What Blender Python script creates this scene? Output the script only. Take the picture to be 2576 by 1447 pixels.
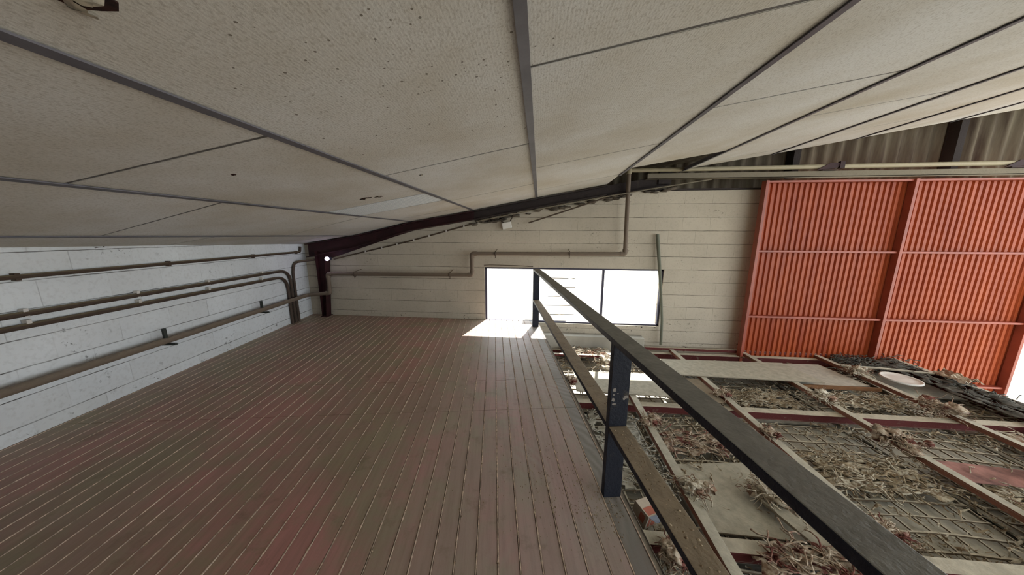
import bpy, math, random
from mathutils import Vector, Matrix, noise
random.seed(7)
S = bpy.context.scene
for o in list(bpy.data.objects): bpy.data.objects.remove(o)
COL = S.collection

# ------------------------------------------------------------ camera
CAM = Vector((0, 0, 1.45))
YAW, PIT, ROL = -0.093376, -0.180004, 0.0033564
_F = Vector((math.sin(YAW)*math.cos(PIT), math.cos(YAW)*math.cos(PIT), math.sin(PIT)))
_R = Vector((math.cos(YAW), -math.sin(YAW), 0)); _U = _R.cross(_F)
R2 = math.cos(ROL)*_R + math.sin(ROL)*_U; U2 = -math.sin(ROL)*_R + math.cos(ROL)*_U
cd = bpy.data.cameras.new('camera'); cam = bpy.data.objects.new('camera', cd); COL.objects.link(cam)
cd.sensor_width = 36; cd.lens = 36*726.85/2576; cd.clip_start = 0.02; cd.clip_end = 300
cam.matrix_world = Matrix(((R2.x, U2.x, -_F.x, CAM.x), (R2.y, U2.y, -_F.y, CAM.y), (R2.z, U2.z, -_F.z, CAM.z), (0, 0, 0, 1)))
S.camera = cam

# ------------------------------------------------------------ light
S.view_settings.view_transform = 'Standard'; S.view_settings.look = 'None'
S.view_settings.gamma = 1.0; S.view_settings.use_curve_mapping = False
S.view_settings.exposure = 0.52
w = bpy.data.worlds.new('sky'); S.world = w; w.use_nodes = True
bg = w.node_tree.nodes['Background']; bg.inputs[0].default_value = (0.88, 0.945, 1.0, 1); bg.inputs[1].default_value = 3.0
sd = bpy.data.lights.new('sun', 'SUN'); sd.energy = 13; sd.angle = math.radians(0.6); sd.color = (1, 0.96, 0.9)
sun = bpy.data.objects.new('sun', sd); COL.objects.link(sun)
EL = math.radians(40); _t = Vector((-0.22*math.cos(EL), -0.975*math.cos(EL), -math.sin(EL)))
sun.rotation_euler = _t.to_track_quat('-Z', 'Y').to_euler(); sun.location = (8, 9, 9)

SK = 0.154297                                   # the deck and left wall run at this angle to the window wall
NV = Vector((math.cos(SK), math.sin(SK), 0)); WV = Vector((-math.sin(SK), math.cos(SK), 0))
CX = [-4.6,-3.15,-2.1,-1.06,-.06,1.0,2.04,3.1,4.1,5.15,6.2,7.25,8.3,9.4]     # ceiling runners
CZ = [1.21,1.43,1.663,1.837,2.02,2.202,2.368,2.53,2.70,2.875,3.045,3.22,3.39,3.56]
def ceilz(x):
    for i in range(len(CX)-1):
        if x <= CX[i+1] or i == len(CX)-2:
            return CZ[i] + (CZ[i+1]-CZ[i])*(x-CX[i])/(CX[i+1]-CX[i])
YB = 4.8                                         # face of the window wall
ZF = -0.37                                       # top of the lower steel frame
NL = -3.36                                       # face of the left wall in deck coordinates

# ------------------------------------------------------------ helpers
class MB:
    def __init__(s): s.v = []; s.f = []; s.sm = []
    def add(s, vs, fs, smooth=False):
        b = len(s.v); s.v += [tuple(x) for x in vs]
        s.f += [tuple(b+i for i in f) for f in fs]; s.sm += [smooth]*len(fs)
    def box(s, x0, x1, y0, y1, z0, z1, M=None):
        vs = [Vector((x, y, z)) for z in (z0, z1) for y in (y0, y1) for x in (x0, x1)]
        if M: vs = [M @ p for p in vs]
        s.add(vs, [(0,2,3,1),(4,5,7,6),(0,1,5,4),(2,6,7,3),(0,4,6,2),(1,3,7,5)])
    def prism(s, poly, d):                      # polygon (3-D points) pushed along d
        n = len(poly); p = [Vector(q) for q in poly]; q = [a + Vector(d) for a in p]
        s.add(p+q, [tuple(range(n-1, -1, -1)), tuple(range(n, 2*n))] + [(i, (i+1)%n, n+(i+1)%n, n+i) for i in range(n)])
    def tube(s, pts, r, n=10, smooth=True):
        pts = [Vector(p) for p in pts]; rr = r if isinstance(r, (list, tuple)) else [r]*len(pts)
        t0 = (pts[1]-pts[0]).normalized(); a = t0.orthogonal().normalized(); vs = []
        for i, p in enumerate(pts):
            t = (pts[min(i+1, len(pts)-1)] - pts[max(i-1, 0)]).normalized()
            a = (a - t*a.dot(t)); a = a.normalized() if a.length > 1e-6 else t.orthogonal().normalized()
            b = t.cross(a)
            for k in range(n):
                g = 2*math.pi*k/n; vs.append(p + rr[i]*(math.cos(g)*a + math.sin(g)*b))
        fs = [(i*n+k, i*n+(k+1)%n, (i+1)*n+(k+1)%n, (i+1)*n+k) for i in range(len(pts)-1) for k in range(n)]
        s.add(vs, fs, smooth)
        s.add([vs[k] for k in range(n)], [tuple(range(n-1, -1, -1))]); m = (len(pts)-1)*n
        s.add([vs[m+k] for k in range(n)], [tuple(range(n))])
    def lump(s, c, r, seed=0, sq=(1,1,1), amp=.45, nu=9, nv=6):
        vs = []; c = Vector(c)
        for j in range(nv+1):
            th = math.pi*j/nv
            for i in range(nu):
                ph = 2*math.pi*i/nu; dv = Vector((math.sin(th)*math.cos(ph), math.sin(th)*math.sin(ph), math.cos(th)))
                k = 1 + amp*noise.noise(dv*1.7 + Vector((seed*3.1, seed*1.7, 0)))*2
                vs.append(c + Vector((dv.x*sq[0], dv.y*sq[1], dv.z*sq[2]))*r*k)
        s.add(vs, [(j*nu+i, (j+1)*nu+i, (j+1)*nu+(i+1)%nu, j*nu+(i+1)%nu) for j in range(nv) for i in range(nu)], True)
    def build(s, name, mat, parent=None, bevel=0, deck=False):
        me = bpy.data.meshes.new(name); me.from_pydata(s.v, [], s.f); me.update()
        me.polygons.foreach_set('use_smooth', s.sm)
        if mat: me.materials.append(mat)
        o = bpy.data.objects.new(name, me); COL.objects.link(o)
        if deck: o.rotation_euler.z = SK
        if parent: o.parent = parent
        if bevel:
            m = o.modifiers.new('b', 'BEVEL'); m.width = bevel; m.segments = 2; m.limit_method = 'ANGLE'
        return o
def bend(pts, r, k=6):                          # round the corners of a path
    P = [Vector(p) for p in pts]; out = [P[0]]
    for i in range(1, len(P)-1):
        a = (P[i-1]-P[i]); b = (P[i+1]-P[i]); q = min(r, a.length*.45, b.length*.45)
        p0 = P[i] + a.normalized()*q; p1 = P[i] + b.normalized()*q
        for j in range(k+1):
            t = j/k; out.append((1-t)**2*p0 + 2*t*(1-t)*P[i] + t*t*p1)
    out.append(P[-1]); return out
def box(x0, x1, y0, y1, z0, z1, name, mat, parent=None, bevel=0, deck=False):
    m = MB(); m.box(x0, x1, y0, y1, z0, z1); return m.build(name, mat, parent, bevel, deck)
def tag(o, label, cat, group=None, kind=None):
    o['label'] = label; o['category'] = cat
    if group: o['group'] = group
    if kind: o['kind'] = kind
    return o
def struct(o): o['kind'] = 'structure'; return o
def empty(name, loc=(0,0,0), deck=False):
    o = bpy.data.objects.new(name, None); COL.objects.link(o); o.location = loc; o.empty_display_size = .1
    if deck: o.rotation_euler.z = SK
    return o
def kid(m, name, mat, root, bevel=0):            # part of a thing whose mesh was written in world (or deck) coordinates
    L = root.location; a = -root.rotation_euler.z
    # deck roots: mesh written in deck coordinates, root has the same rotation
    off = Vector((L.x*math.cos(a)-L.y*math.sin(a), L.x*math.sin(a)+L.y*math.cos(a), L.z)) if abs(a) > 1e-9 else Vector(L)
    m.v = [tuple(Vector(p)-off) for p in m.v]
    return m.build(name, mat, root, bevel)
def top(m, name, mat, loc, bevel=0):             # one-mesh thing with its origin at loc
    m.v = [tuple(Vector(p)-Vector(loc)) for p in m.v]; o = m.build(name, mat, None, bevel); o.location = loc; return o

# ------------------------------------------------------------ materials
def lin(c): return tuple(((x/255)/12.92 if x/255 <= .04045 else ((x/255+.055)/1.055)**2.4) for x in c) + (1,)
class NT:
    def __init__(s, name):
        s.m = bpy.data.materials.new(name); s.m.use_nodes = True; s.t = s.m.node_tree; s.b = s.t.nodes['Principled BSDF']
        s.tc = s.n('ShaderNodeTexCoord')
    def n(s, ty, **k):
        o = s.t.nodes.new(ty)
        for a, v in k.items(): setattr(o, a, v)
        return o
    def l(s, a, b): s.t.links.new(a, b)
    def put(s, inp, v):
        if isinstance(v, bpy.types.NodeSocket): s.l(v, inp)
        else: inp.default_value = v
    def obj(s): return s.tc.outputs['Object']
    def math(s, op, a, b=0, c=0):
        o = s.n('ShaderNodeMath', operation=op); s.put(o.inputs[0], a); s.put(o.inputs[1], b); s.put(o.inputs[2], c); return o.outputs[0]
    def noise(s, scale, detail=3, rough=.55, vec=None, stretch=None, dist=0):
        o = s.n('ShaderNodeTexNoise'); o.inputs['Scale'].default_value = scale; o.inputs['Detail'].default_value = detail
        o.inputs['Roughness'].default_value = rough; o.inputs['Distortion'].default_value = dist
        v = vec or s.obj()
        if stretch:
            mp = s.n('ShaderNodeMapping'); mp.inputs['Scale'].default_value = stretch; s.l(v, mp.inputs[0]); v = mp.outputs[0]
        s.l(v, o.inputs['Vector']); return o.outputs['Fac']
    def ramp(s, f, a, b):                       # linear remap a..b to 0..1, clamped
        o = s.n('ShaderNodeMapRange'); s.put(o.inputs[0], f); o.inputs[1].default_value = a; o.inputs[2].default_value = b; return o.outputs[0]
    def mix(s, f, a, b, mode='MIX'):
        o = s.n('ShaderNodeMix', data_type='RGBA', blend_type=mode); s.put(o.inputs[0], f); s.put(o.inputs[6], a); s.put(o.inputs[7], b); return o.outputs[2]
    def sep(s, v=None):
        o = s.n('ShaderNodeSeparateXYZ'); s.l(v or s.obj(), o.inputs[0]); return o.outputs
    def comb(s, x, y, z=0):
        o = s.n('ShaderNodeCombineXYZ'); s.put(o.inputs[0], x); s.put(o.inputs[1], y); s.put(o.inputs[2], z); return o.outputs[0]
    def nz(s):
        g = s.n('ShaderNodeNewGeometry'); return s.sep(g.outputs['Normal'])[2]
    def bump(s, h, st=.3, d=.01, prev=None):
        o = s.n('ShaderNodeBump'); o.inputs['Strength'].default_value = st; o.inputs['Distance'].default_value = d
        s.l(h, o.inputs['Height']);
        if prev: s.l(prev, o.inputs['Normal'])
        return o.outputs[0]
    def done(s, col, rough=.8, normal=None, metal=0, spec=.3):
        s.put(s.b.inputs['Base Color'], col); s.put(s.b.inputs['Roughness'], rough); s.b.inputs['Metallic'].default_value = metal
        s.b.inputs['Specular IOR Level'].default_value = spec
        if normal: s.l(normal, s.b.inputs['Normal'])
        return s.m
def plain(name, c, rough=.7, metal=0, var=.12, scale=8, spec=.3):
    t = NT(name); c = lin(c); d = tuple(x*(1-var*2.2) for x in c[:3]) + (1,)
    f = t.ramp(t.noise(scale, 5), .35, .65)
    return t.done(t.mix(f, d, c), rough, t.bump(t.noise(scale*9, 3), .15, .003), metal, spec)
def dusted(name, side, dust, lo=.3, hi=.8, rough=.75, patch=.5, spec=.3):   # dust lies on what faces up
    t = NT(name); n1 = t.noise(14, 6, .65); n2 = t.noise(60, 4)
    up = t.ramp(t.nz(), lo, hi)
    sd_ = t.mix(t.ramp(n1, .58, .7), lin(side), tuple(x*.6+.2*y for x, y in zip(lin(side), lin(dust)))[:3]+(1,))
    dk = tuple(x*.72 for x in lin(dust)[:3])+(1,)
    dc = t.mix(t.ramp(n1, .35, .65), dk, lin(dust))
    f = t.math('MULTIPLY', up, t.ramp(n2, patch-.35, patch-.15))
    nb = t.bump(t.math('ADD', n2, n1), .5, .006)
    return t.done(t.mix(f, sd_, dc), t.ramp(up, -.4, 1.2) if False else rough, nb, 0, spec)

def wall_mat(name, axis, c, uoff=0):
    t = NT(name); x, y, z = t.sep(); u = x if axis == 'x' else y
    wob = t.math('MULTIPLY', t.math('SUBTRACT', t.noise(7, 4), .5), .012)
    v = t.math('ADD', t.math('SUBTRACT', z, .0), wob)
    uu = t.math('ADD', u, t.math('ADD', wob, uoff))
    row = t.math('DIVIDE', t.math('ADD', v, 4.085-.095-.1017+.1017-.0), .2035)       # joints at .095 + .2035 k (4.07 = 20 rows)
    row = t.math('DIVIDE', t.math('SUBTRACT', v, .097-4.07), .2035)
    fr = t.math('FRACT', row); e = t.math('MINIMUM', fr, t.math('SUBTRACT', 1, fr))
    wdt = t.ramp(t.noise(3.5, 4, .7, stretch=(1, 1, 4)), .3, .75)
    thick = t.math('MULTIPLY_ADD', wdt, .016, .010)
    hl = t.math('SUBTRACT', 1, t.ramp(t.math('DIVIDE', e, thick), .4, 1.2))
    fl = t.math('FLOOR', row); half = t.math('MULTIPLY', t.math('MODULO', fl, 2), .2)
    cu = t.math('FRACT', t.math('DIVIDE', t.math('ADD', t.math('ADD', uu, half), 8), .4)); e2 = t.math('MINIMUM', cu, t.math('SUBTRACT', 1, cu))
    vl = t.math('SUBTRACT', 1, t.ramp(e2, .003, .010))
    gate = t.ramp(t.noise(2.3, 3, .6), .42, .6)
    gate2 = t.ramp(t.noise(4.1, 3, .6), .47, .62)
    line = t.math('MAXIMUM', t.math('MULTIPLY', hl, t.math('MULTIPLY_ADD', gate, .45, .5)), t.math('MULTIPLY', vl, t.math('MULTIPLY_ADD', gate2, .24, .05)))
    base = lin(c); dk = tuple(k*.84 for k in base[:3]) + (1,)
    col = t.mix(t.ramp(t.noise(1.3, 5, .6), .35, .7), base, dk)
    col = t.mix(t.math('MULTIPLY', t.ramp(t.noise(38, 3), .5, .75), .18), col, lin((120, 110, 95)))
    cell = t.n('ShaderNodeTexWhiteNoise', noise_dimensions='2D'); t.l(t.comb(t.math('FLOOR', t.math('DIVIDE', t.math('ADD', t.math('ADD', uu, half), 8), .4)), fl), cell.inputs['Vector'])
    col = t.mix(t.math('MULTIPLY', cell.outputs['Value'], .10), col, lin((150, 138, 120)))
    col = t.mix(line, col, lin((58, 50, 44)))
    # mould and chipped paint: near the deck and in scattered spots
    low = t.ramp(z, .24, .0); sp = t.ramp(t.noise(26, 5, .7), .60, .66)
    sp = t.math('MULTIPLY', sp, t.math('MAXIMUM', t.math('MULTIPLY', low, t.ramp(t.noise(2.2, 2), .42, .55)), t.math('MULTIPLY', t.ramp(t.noise(1.9, 2), .58, .64), .6)))
    col = t.mix(sp, col, lin((48, 42, 38)))
    h = t.math('ADD', t.math('MULTIPLY', line, -1.0), t.math('MULTIPLY', t.noise(45, 5, .65), .35))
    return t.done(col, .82, t.bump(h, .55, .008), 0, .25)

def floor_mat():
    t = NT('painted_planks'); x, y, z = t.sep()
    pid = t.math('FLOOR', t.math('DIVIDE', t.math('ADD', x, 9.85-.0065), .0985))
    wn = t.n('ShaderNodeTexWhiteNoise', noise_dimensions='1D'); t.l(pid, wn.inputs['W'])
    grain = t.noise(30, 6, .7, stretch=(1.4, .09, 1))
    red, brown, olive, grey = lin((182, 130, 124)), lin((160, 132, 118)), lin((154, 142, 116)), lin((184, 174, 168))
    c = t.mix(t.ramp(t.noise(1.15, 4, .6, stretch=(1, .6, 1)), .44, .58), brown, red)
    c = t.mix(t.math('MULTIPLY', t.ramp(t.noise(1.9, 5, .65), .46, .60), .9), c, olive)
    c = t.mix(t.math('MULTIPLY', t.ramp(x, -1.0, .35), .55), c, grey)                       # greyer and paler towards the railing
    c = t.mix(t.math('MULTIPLY', t.ramp(t.math('ADD', y, t.math('MULTIPLY', x, -.5)), 2.0, 4.6), .30), c, olive)
    c = t.mix(t.math('MULTIPLY', t.ramp(x, .598, .602), .8), c, lin((112, 112, 108)))       # bare grey outer board
    c = t.mix(t.math('MULTIPLY', t.math('SUBTRACT', wn.outputs[0], .5), .42), c, lin((120, 98, 84)))
    c = t.mix(t.math('MULTIPLY', t.ramp(grain, .45, .75), .35), c, lin((120, 100, 86)))
    d = t.noise(5, 8, .72); c = t.mix(t.math('MULTIPLY', t.ramp(d, .56, .72), .55), c, lin((104, 92, 70)))
    sw = t.n('ShaderNodeTexWave', wave_type='RINGS', rings_direction='Z'); sw.inputs['Scale'].default_value = 5.5; sw.inputs['Distortion'].default_value = 5; sw.inputs['Detail'].default_value = 3
    mp = t.n('ShaderNodeMapping'); mp.inputs['Location'].default_value = (.25, -1.3, 0); t.l(t.obj(), mp.inputs[0]); t.l(mp.outputs[0], sw.inputs[0])
    k = t.math('MULTIPLY', t.ramp(x, -.2, .45), t.ramp(t.noise(1.7, 2), .42, .6))
    c = t.mix(t.math('MULTIPLY', t.math('MULTIPLY', sw.outputs['Fac'], k), .5), c, lin((176, 168, 160)))
    rough = t.math('MULTIPLY_ADD', t.noise(9, 4), .3, .36)
    h = t.math('ADD', t.math('MULTIPLY', grain, .5), t.math('MULTIPLY', t.noise(120, 3), .35))
    return t.done(c, rough, t.bump(h, .35, .003), 0, .45)

def ceil_mat():
    t = NT('ceiling_panel'); x, y, z = t.sep()
    c = t.mix(t.ramp(t.noise(.9, 4, .6), .35, .7), lin((220, 219, 216)), lin((194, 186, 170)))
    fib = t.noise(150, 4, .65, stretch=(1, .55, 1))
    c = t.mix(t.math('MULTIPLY', t.ramp(fib, .50, .62), .34), c, lin((140, 130, 112)))
    # weave
    wv = t.n('ShaderNodeTexWave'); wv.inputs['Scale'].default_value = 30; wv.inputs['Distortion'].default_value = 2.5; wv.inputs['Detail'].default_value = 2; t.l(t.obj(), wv.inputs[0])
    c = t.mix(t.math('MULTIPLY', wv.outputs['Fac'], .03), c, lin((160, 150, 130)))
    # fly specks
    vo = t.n('ShaderNodeTexVoronoi'); vo.inputs['Scale'].default_value = 42; t.l(t.obj(), vo.inputs['Vector'])
    wn = t.n('ShaderNodeTexWhiteNoise', noise_dimensions='3D'); t.l(vo.outputs['Position'], wn.inputs['Vector'])
    rad = t.math('MULTIPLY_ADD', wn.outputs['Value'], .17, .04)
    dot = t.math('LESS_THAN', vo.outputs['Distance'], rad)
    dx = t.math('ADD', x, .45); dy = t.math('SUBTRACT', y, 1.2)
    rr = t.math('SQRT', t.math('ADD', t.math('MULTIPLY', dx, dx), t.math('MULTIPLY', t.math('MULTIPLY', dy, dy), .9)))
    area = t.math('MULTIPLY', t.ramp(rr, .66, .05), t.ramp(t.noise(3, 3), .35, .6))
    dot = t.math('MULTIPLY', dot, t.math('GREATER_THAN', t.math('MULTIPLY', area, 1.25), t.math('FRACT', t.math('MULTIPLY', wn.outputs['Value'], 7.13))))
    c = t.mix(t.math('MULTIPLY', dot, .75), c, lin((88, 76, 60)))
    h = t.math('ADD', fib, t.math('MULTIPLY', wv.outputs['Fac'], .15))
    return t.done(c, .9, t.bump(h, .3, .003), 0, .15)

def corr_mat(name, c, c2, rough=.45, spec=.5, streak=1.0):
    t = NT(name); f = t.ramp(t.noise(3, 5, .6, stretch=(3, 3, .35)), .35, .7)
    c_ = t.mix(t.math('MULTIPLY', f, streak), lin(c), lin(c2))
    return t.done(c_, rough, t.bump(t.noise(20, 3), .08, .003), 0, spec)

M_floor = floor_mat(); M_ceil = ceil_mat()
M_back = wall_mat('whitewashed_block_shaded', 'x', (196, 186, 168)); M_left = wall_mat('whitewashed_block_lit', 'y', (226, 229, 230), .1)  # one whitewash, shaded and lit copies: daylight is put into the wall colours
M_bead = plain('groove_dust', (232, 208, 188), .9, 0, .25, 40)
M_dark = plain('dark_void', (28, 24, 22), .9)
M_tbar = plain('grey_runner', (104, 101, 106), .55, 0, .12, 6)
M_maroon = plain('maroon_steel', (58, 27, 29), .6, 0, .25, 5)
M_darksteel = dusted('dark_rafter_steel', (50, 42, 40), (110, 98, 84))
M_pipe = dusted('galvanised_pipe', (112, 98, 84), (138, 124, 108), .2, .9, .6)
M_conduit = dusted('brown_conduit', (72, 58, 48), (128, 116, 92), .3, .9, .6)
M_clamp = plain('pale_clamp', (214, 208, 200), .4)
M_rail = dusted('navy_railing_steel', (26, 30, 42), (150, 134, 112), .5, .9, .6, .42)
M_railtop = dusted('slate_handrail_steel', (26, 30, 42), (124, 122, 116), .5, .9, .5, .3)
M_red = corr_mat('red_corrugated', (162, 75, 36), (138, 57, 30), .42, .3)
M_redframe = plain('red_door_frame', (156, 76, 56), .45, 0, .12, 4, .5)
M_clad = corr_mat('fibre_cement', (122, 114, 98), (74, 62, 54), .9, .1)
M_joist = dusted('dusty_red_joist', (92, 40, 38), (200, 192, 172), .45, .85, .8, .38)
M_joist2 = dusted('dusty_rust_bar', (130, 84, 66), (196, 190, 172), .45, .85, .8, .36)
M_mesh = dusted('dusty_mesh', (112, 98, 80), (206, 198, 178), .0, .6, .9, .35)
M_board = dusted('dusty_board', (150, 140, 122), (190, 184, 166), .4, .8, .85, .1)
M_board2 = dusted('grey_dusty_board', (150, 146, 134), (196, 192, 178), .4, .8, .85, .1)
M_concrete = plain('concrete', (176, 172, 160), .9, 0, .15, 2)
M_frame = plain('window_frame_metal', (70, 68, 84), .6)
M_white = plain('white_plastic', (226, 222, 214), .5, 0, .06)
M_yel = dusted('pale_track_tube', (160, 150, 126), (184, 176, 148), .2, .9, .5)
M_track = dusted('track_channel', (120, 112, 96), (134, 124, 104))
def debris_mat(name, a, b, c):
    t = NT(name); n1 = t.noise(24, 5, .7); n2 = t.noise(9, 3)
    col = t.mix(t.ramp(n1, .42, .58), lin(a), lin(b)); col = t.mix(t.ramp(n2, .52, .62), col, lin(c))
    return t.done(col, .95, t.bump(t.noise(90, 4), .6, .006), 0, .1)
M_tuft = debris_mat('fibre_tuft', (206, 192, 172), (150, 126, 106), (122, 78, 70))
M_tuft2 = debris_mat('pale_fibre_tuft', (214, 206, 188), (176, 160, 138), (140, 110, 92))
M_litter = debris_mat('litter', (206, 198, 178), (128, 108, 84), (168, 152, 126))
M_crumb = debris_mat('crumbs', (190, 172, 146), (130, 110, 88), (160, 140, 118))

# ------------------------------------------------------------ setting: deck floor
m = MB(); mb = MB(); md = MB(); G = .0985; g0 = .0065
def wend(n): return (YB - n*math.sin(SK))/math.cos(SK)
n = NL
edges = []
k = math.ceil((NL-g0)/G); lo = NL-.02
while True:
    hi = g0 + k*G
    edges.append((lo, hi)); lo = hi; k += 1
    if hi > .59: break
edges.append((lo, .700))
for i, (a, b) in enumerate(edges):
    e = wend(b)-.002; cuts = [-3.2, -.29, 2.215, e]
    if i % 3 != 1: cuts = [-3.2, -.29, 2.215, 2.72 + random.uniform(-.006, .006), e]
    for c0, c1 in zip(cuts[:-1], cuts[1:]):
        dz = random.uniform(-.0012, .0)
        y0, y1 = c0+.0015, c1-.0015; x0, x1 = a+.0042, b-.0042; bv = .0016
        vs = [(x0,y0,-.03),(x1,y0,-.03),(x1,y1,-.03),(x0,y1,-.03),(x0,y0,dz-bv),(x1,y0,dz-bv),(x1,y1,dz-bv),(x0,y1,dz-bv),
              (x0+bv,y0+bv,dz),(x1-bv,y0+bv,dz),(x1-bv,y1-bv,dz),(x0+bv,y1-bv,dz)]
        if c1 == e:   # the far end follows the window wall, which is not square to the boards
            sl = math.tan(SK)
            vs = [(x, (y - (x-x1)*sl if y > c0+.01 else y), z) for x, y, z in vs]
        m.add(vs, [(0,3,2,1),(0,1,5,4),(1,2,6,5),(2,3,7,6),(3,0,4,7),(4,5,9,8),(5,6,10,9),(6,7,11,10),(7,4,8,11),(8,9,10,11)])
    if i < len(edges):   # dust packed along one side of every groove
        y = -1.2; pts = []
        while y < wend(b)-.03:
            pts.append((b + .0004 + random.uniform(-.0006, .0006), y)); y += .06
        wv = [.0036*random.uniform(.6, 1.25) for _ in pts]
        vs = []
        for (px, py), h in zip(pts, wv):
            hz = .0016*random.uniform(0, 1.3); vs += [(px-h, py, -.004), (px-h*.6, py, hz), (px+h*.75, py, hz+.0002), (px+h, py, -.004)]
        mb.add(vs, [(4*j+q, 4*j+q+1, 4*j+q+5, 4*j+q+4) for j in range(len(pts)-1) for q in (0, 1, 2)])
floor = struct(m.build('floor', M_floor, deck=True))
mb.build('groove_dust', M_bead, floor)
md.box(NL-.02, .7, -3.2, 4.84, -.16, -.031); md.build('deck_slab', M_dark, floor)
et = MB(); et.box(.702, .7265, -3.2, wend(.72)-.01, -.16, -.002); et.box(.7265, .7285, -3.2, wend(.72)-.01, -.05, .004)
et.build('edge_strip', dusted('edge_strip_steel', (120, 112, 104), (150, 142, 132)), floor)

# ------------------------------------------------------------ walls
def quadbox(m, x0, x1, z0, z1l, z1r, y0=YB, y1=YB+.2):
    m.prism([(x0, y0, z0), (x1, y0, z0), (x1, y0, z1r), (x0, y0, z1l)], (0, y1-y0, 0))
m = MB(); WX0, WX1, WZ0, WZ1 = -.92, 2.0, -.035, .915
quadbox(m, -4.6, WX0, -2.6, ceilz(-4.6)+.12, ceilz(WX0)+.16)
quadbox(m, WX0, WX1, -2.6, WZ0, WZ0)
def wt(x): return min(2.12, ceilz(x)+.02)
quadbox(m, WX0, .5, WZ1, ceilz(WX0)+.16, ceilz(.5)+.16); quadbox(m, .5, WX1, WZ1, 2.10, 2.12); quadbox(m, WX1, 3.6, -2.6, 2.12, 2.125)
struct(m.build('wall_back', M_back))
m = MB()      # thicker lower wall below the sill, beside the deck
m.box(.06, 1.72, 4.62, YB, -1.2, -.19); struct(m.build('trim_1', M_concrete, bevel=.008))
m = MB()
for i in range(13):
    w0, w1 = -3.2 + i*.68, -3.2 + (i+1)*.68
    x0 = (NV*NL + WV*w0).x; x1 = (NV*NL + WV*w1).x
    m.prism([(NL, w0, -2.6), (NL, w1, -2.6), (NL, w1, ceilz(x1)+.01), (NL, w0, ceilz(x0)+.01)], (-.2, 0, 0))
struct(m.build('wall_left', M_left, deck=True))

m = MB(); m.box(-3.4, 3.4, -2.95, -2.75, -2.6, 2.9)  # unseen wall added behind the camera to keep light off the window wall
struct(m.build('wall_light_block', M_back))

# ------------------------------------------------------------ ceiling
ceil_root = empty('ceiling'); struct(ceil_root)
YS = -2.6
cuts = {0: [-.9, .9, 2.65, 4.2], 1: [-1.1, .35, 1.83, 3.40, 4.70], 2: [-1.9, -.35, 1.15, 2.77, 3.32, 4.18], 3: [-1.05, .45, 1.97, 3.44],
        4: [-1.9, -.4, 1.13, 2.68, 3.95], 5: [-1.0, .5, 2.02], 6: [-.3, 1.2, 2.70, 4.15], 7: [.5, 2.1, 3.72], 8: [-.3, 1.2, 2.8], 9: [.5, 2.1, 3.6], 10: [-.3, 1.2, 2.8], 11: [.5, 2.1, 3.6], 12: [1.2, 2.8]}
ends = {0: 4.79, 1: 4.79, 2: 4.68, 3: 4.68, 4: 4.68, 5: 3.62}
m = MB(); mc = MB(); mp = MB()
for i in range(len(CX)-1):
    x0, x1, z0, z1 = CX[i], CX[i+1], CZ[i], CZ[i+1]; ye = ends.get(i, 4.47)
    ys = [YS] + cuts[i] + [ye]
    for a, b in zip(ys[:-1], ys[1:]):
        if i == 4 and a == 1.13: pass
        tgt = mp if (i == 2 and abs(a-2.77) < .01) else m
        nx = 6; sag = random.uniform(.001, .004) if tgt is m else 0
        grid = []
        for q in range(nx+1):
            for r in range(nx+1):
                u, v = q/nx, r/nx
                px = x0+.006 + (x1-x0-.012)*u; py = a+.010 + (b-a-.020)*v
                grid.append((px, py, z0+(z1-z0)*u + .004 - sag*16*u*(1-u)*v*(1-v) + .0015*noise.noise(Vector((px*3, py*3, i)))))
        fs = [(q*(nx+1)+r, q*(nx+1)+r+1, (q+1)*(nx+1)+r+1, (q+1)*(nx+1)+r) for q in range(nx) for r in range(nx)]
        tgt.add(grid, fs, True)
        tgt.add([(g[0], g[1], g[2]+.025) for g in grid], [f[::-1] for f in fs], True)
        tgt.prism([(x0+.006, a+.008, z0+.004), (x1-.006, a+.008, z1+.004), (x1-.006, a+.008, z1+.029), (x0+.006, a+.008, z0+.029)], (0, .001, 0))
        tgt.prism([(x0+.006, b-.009, z0+.004), (x1-.006, b-.009, z1+.004), (x1-.006, b-.009, z1+.029), (x0+.006, b-.009, z0+.029)], (0, .001, 0))
    for c in cuts[i]:
        hw = .0092; sl = (z1-z0)/(x1-x0); xa, xb = x0+.015, x1-.015
        mc.prism([(xa, c-hw, z0+.015*sl+.006), (xb, c-hw, z1-.015*sl+.006), (xb, c-hw, z1-.015*sl+.010), (xa, c-hw, z0+.015*sl+.010)], (0, 2*hw, 0))
m.build('ceiling_panels', M_ceil, ceil_root)
t = NT('ribbed_panel'); wv = t.n('ShaderNodeTexWave', bands_direction='X'); wv.inputs['Scale'].default_value = 9; t.l(t.obj(), wv.inputs[0])
wy = t.n('ShaderNodeTexWave', bands_direction='Y'); wy.inputs['Scale'].default_value = 9; t.l(t.obj(), wy.inputs[0])
pat = t.math('MAXIMUM', wv.outputs['Fac'], wy.outputs['Fac'])
M_rib = t.done(t.mix(pat, lin((196, 210, 220)), lin((240, 246, 250))), .5, t.bump(pat, .6, .004), 0, .4)
mp.build('ribbed_panel', M_rib, ceil_root)
mc.build('cross_tees', plain('grey_cross_tee', (104, 100, 96), .6), ceil_root)
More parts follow.
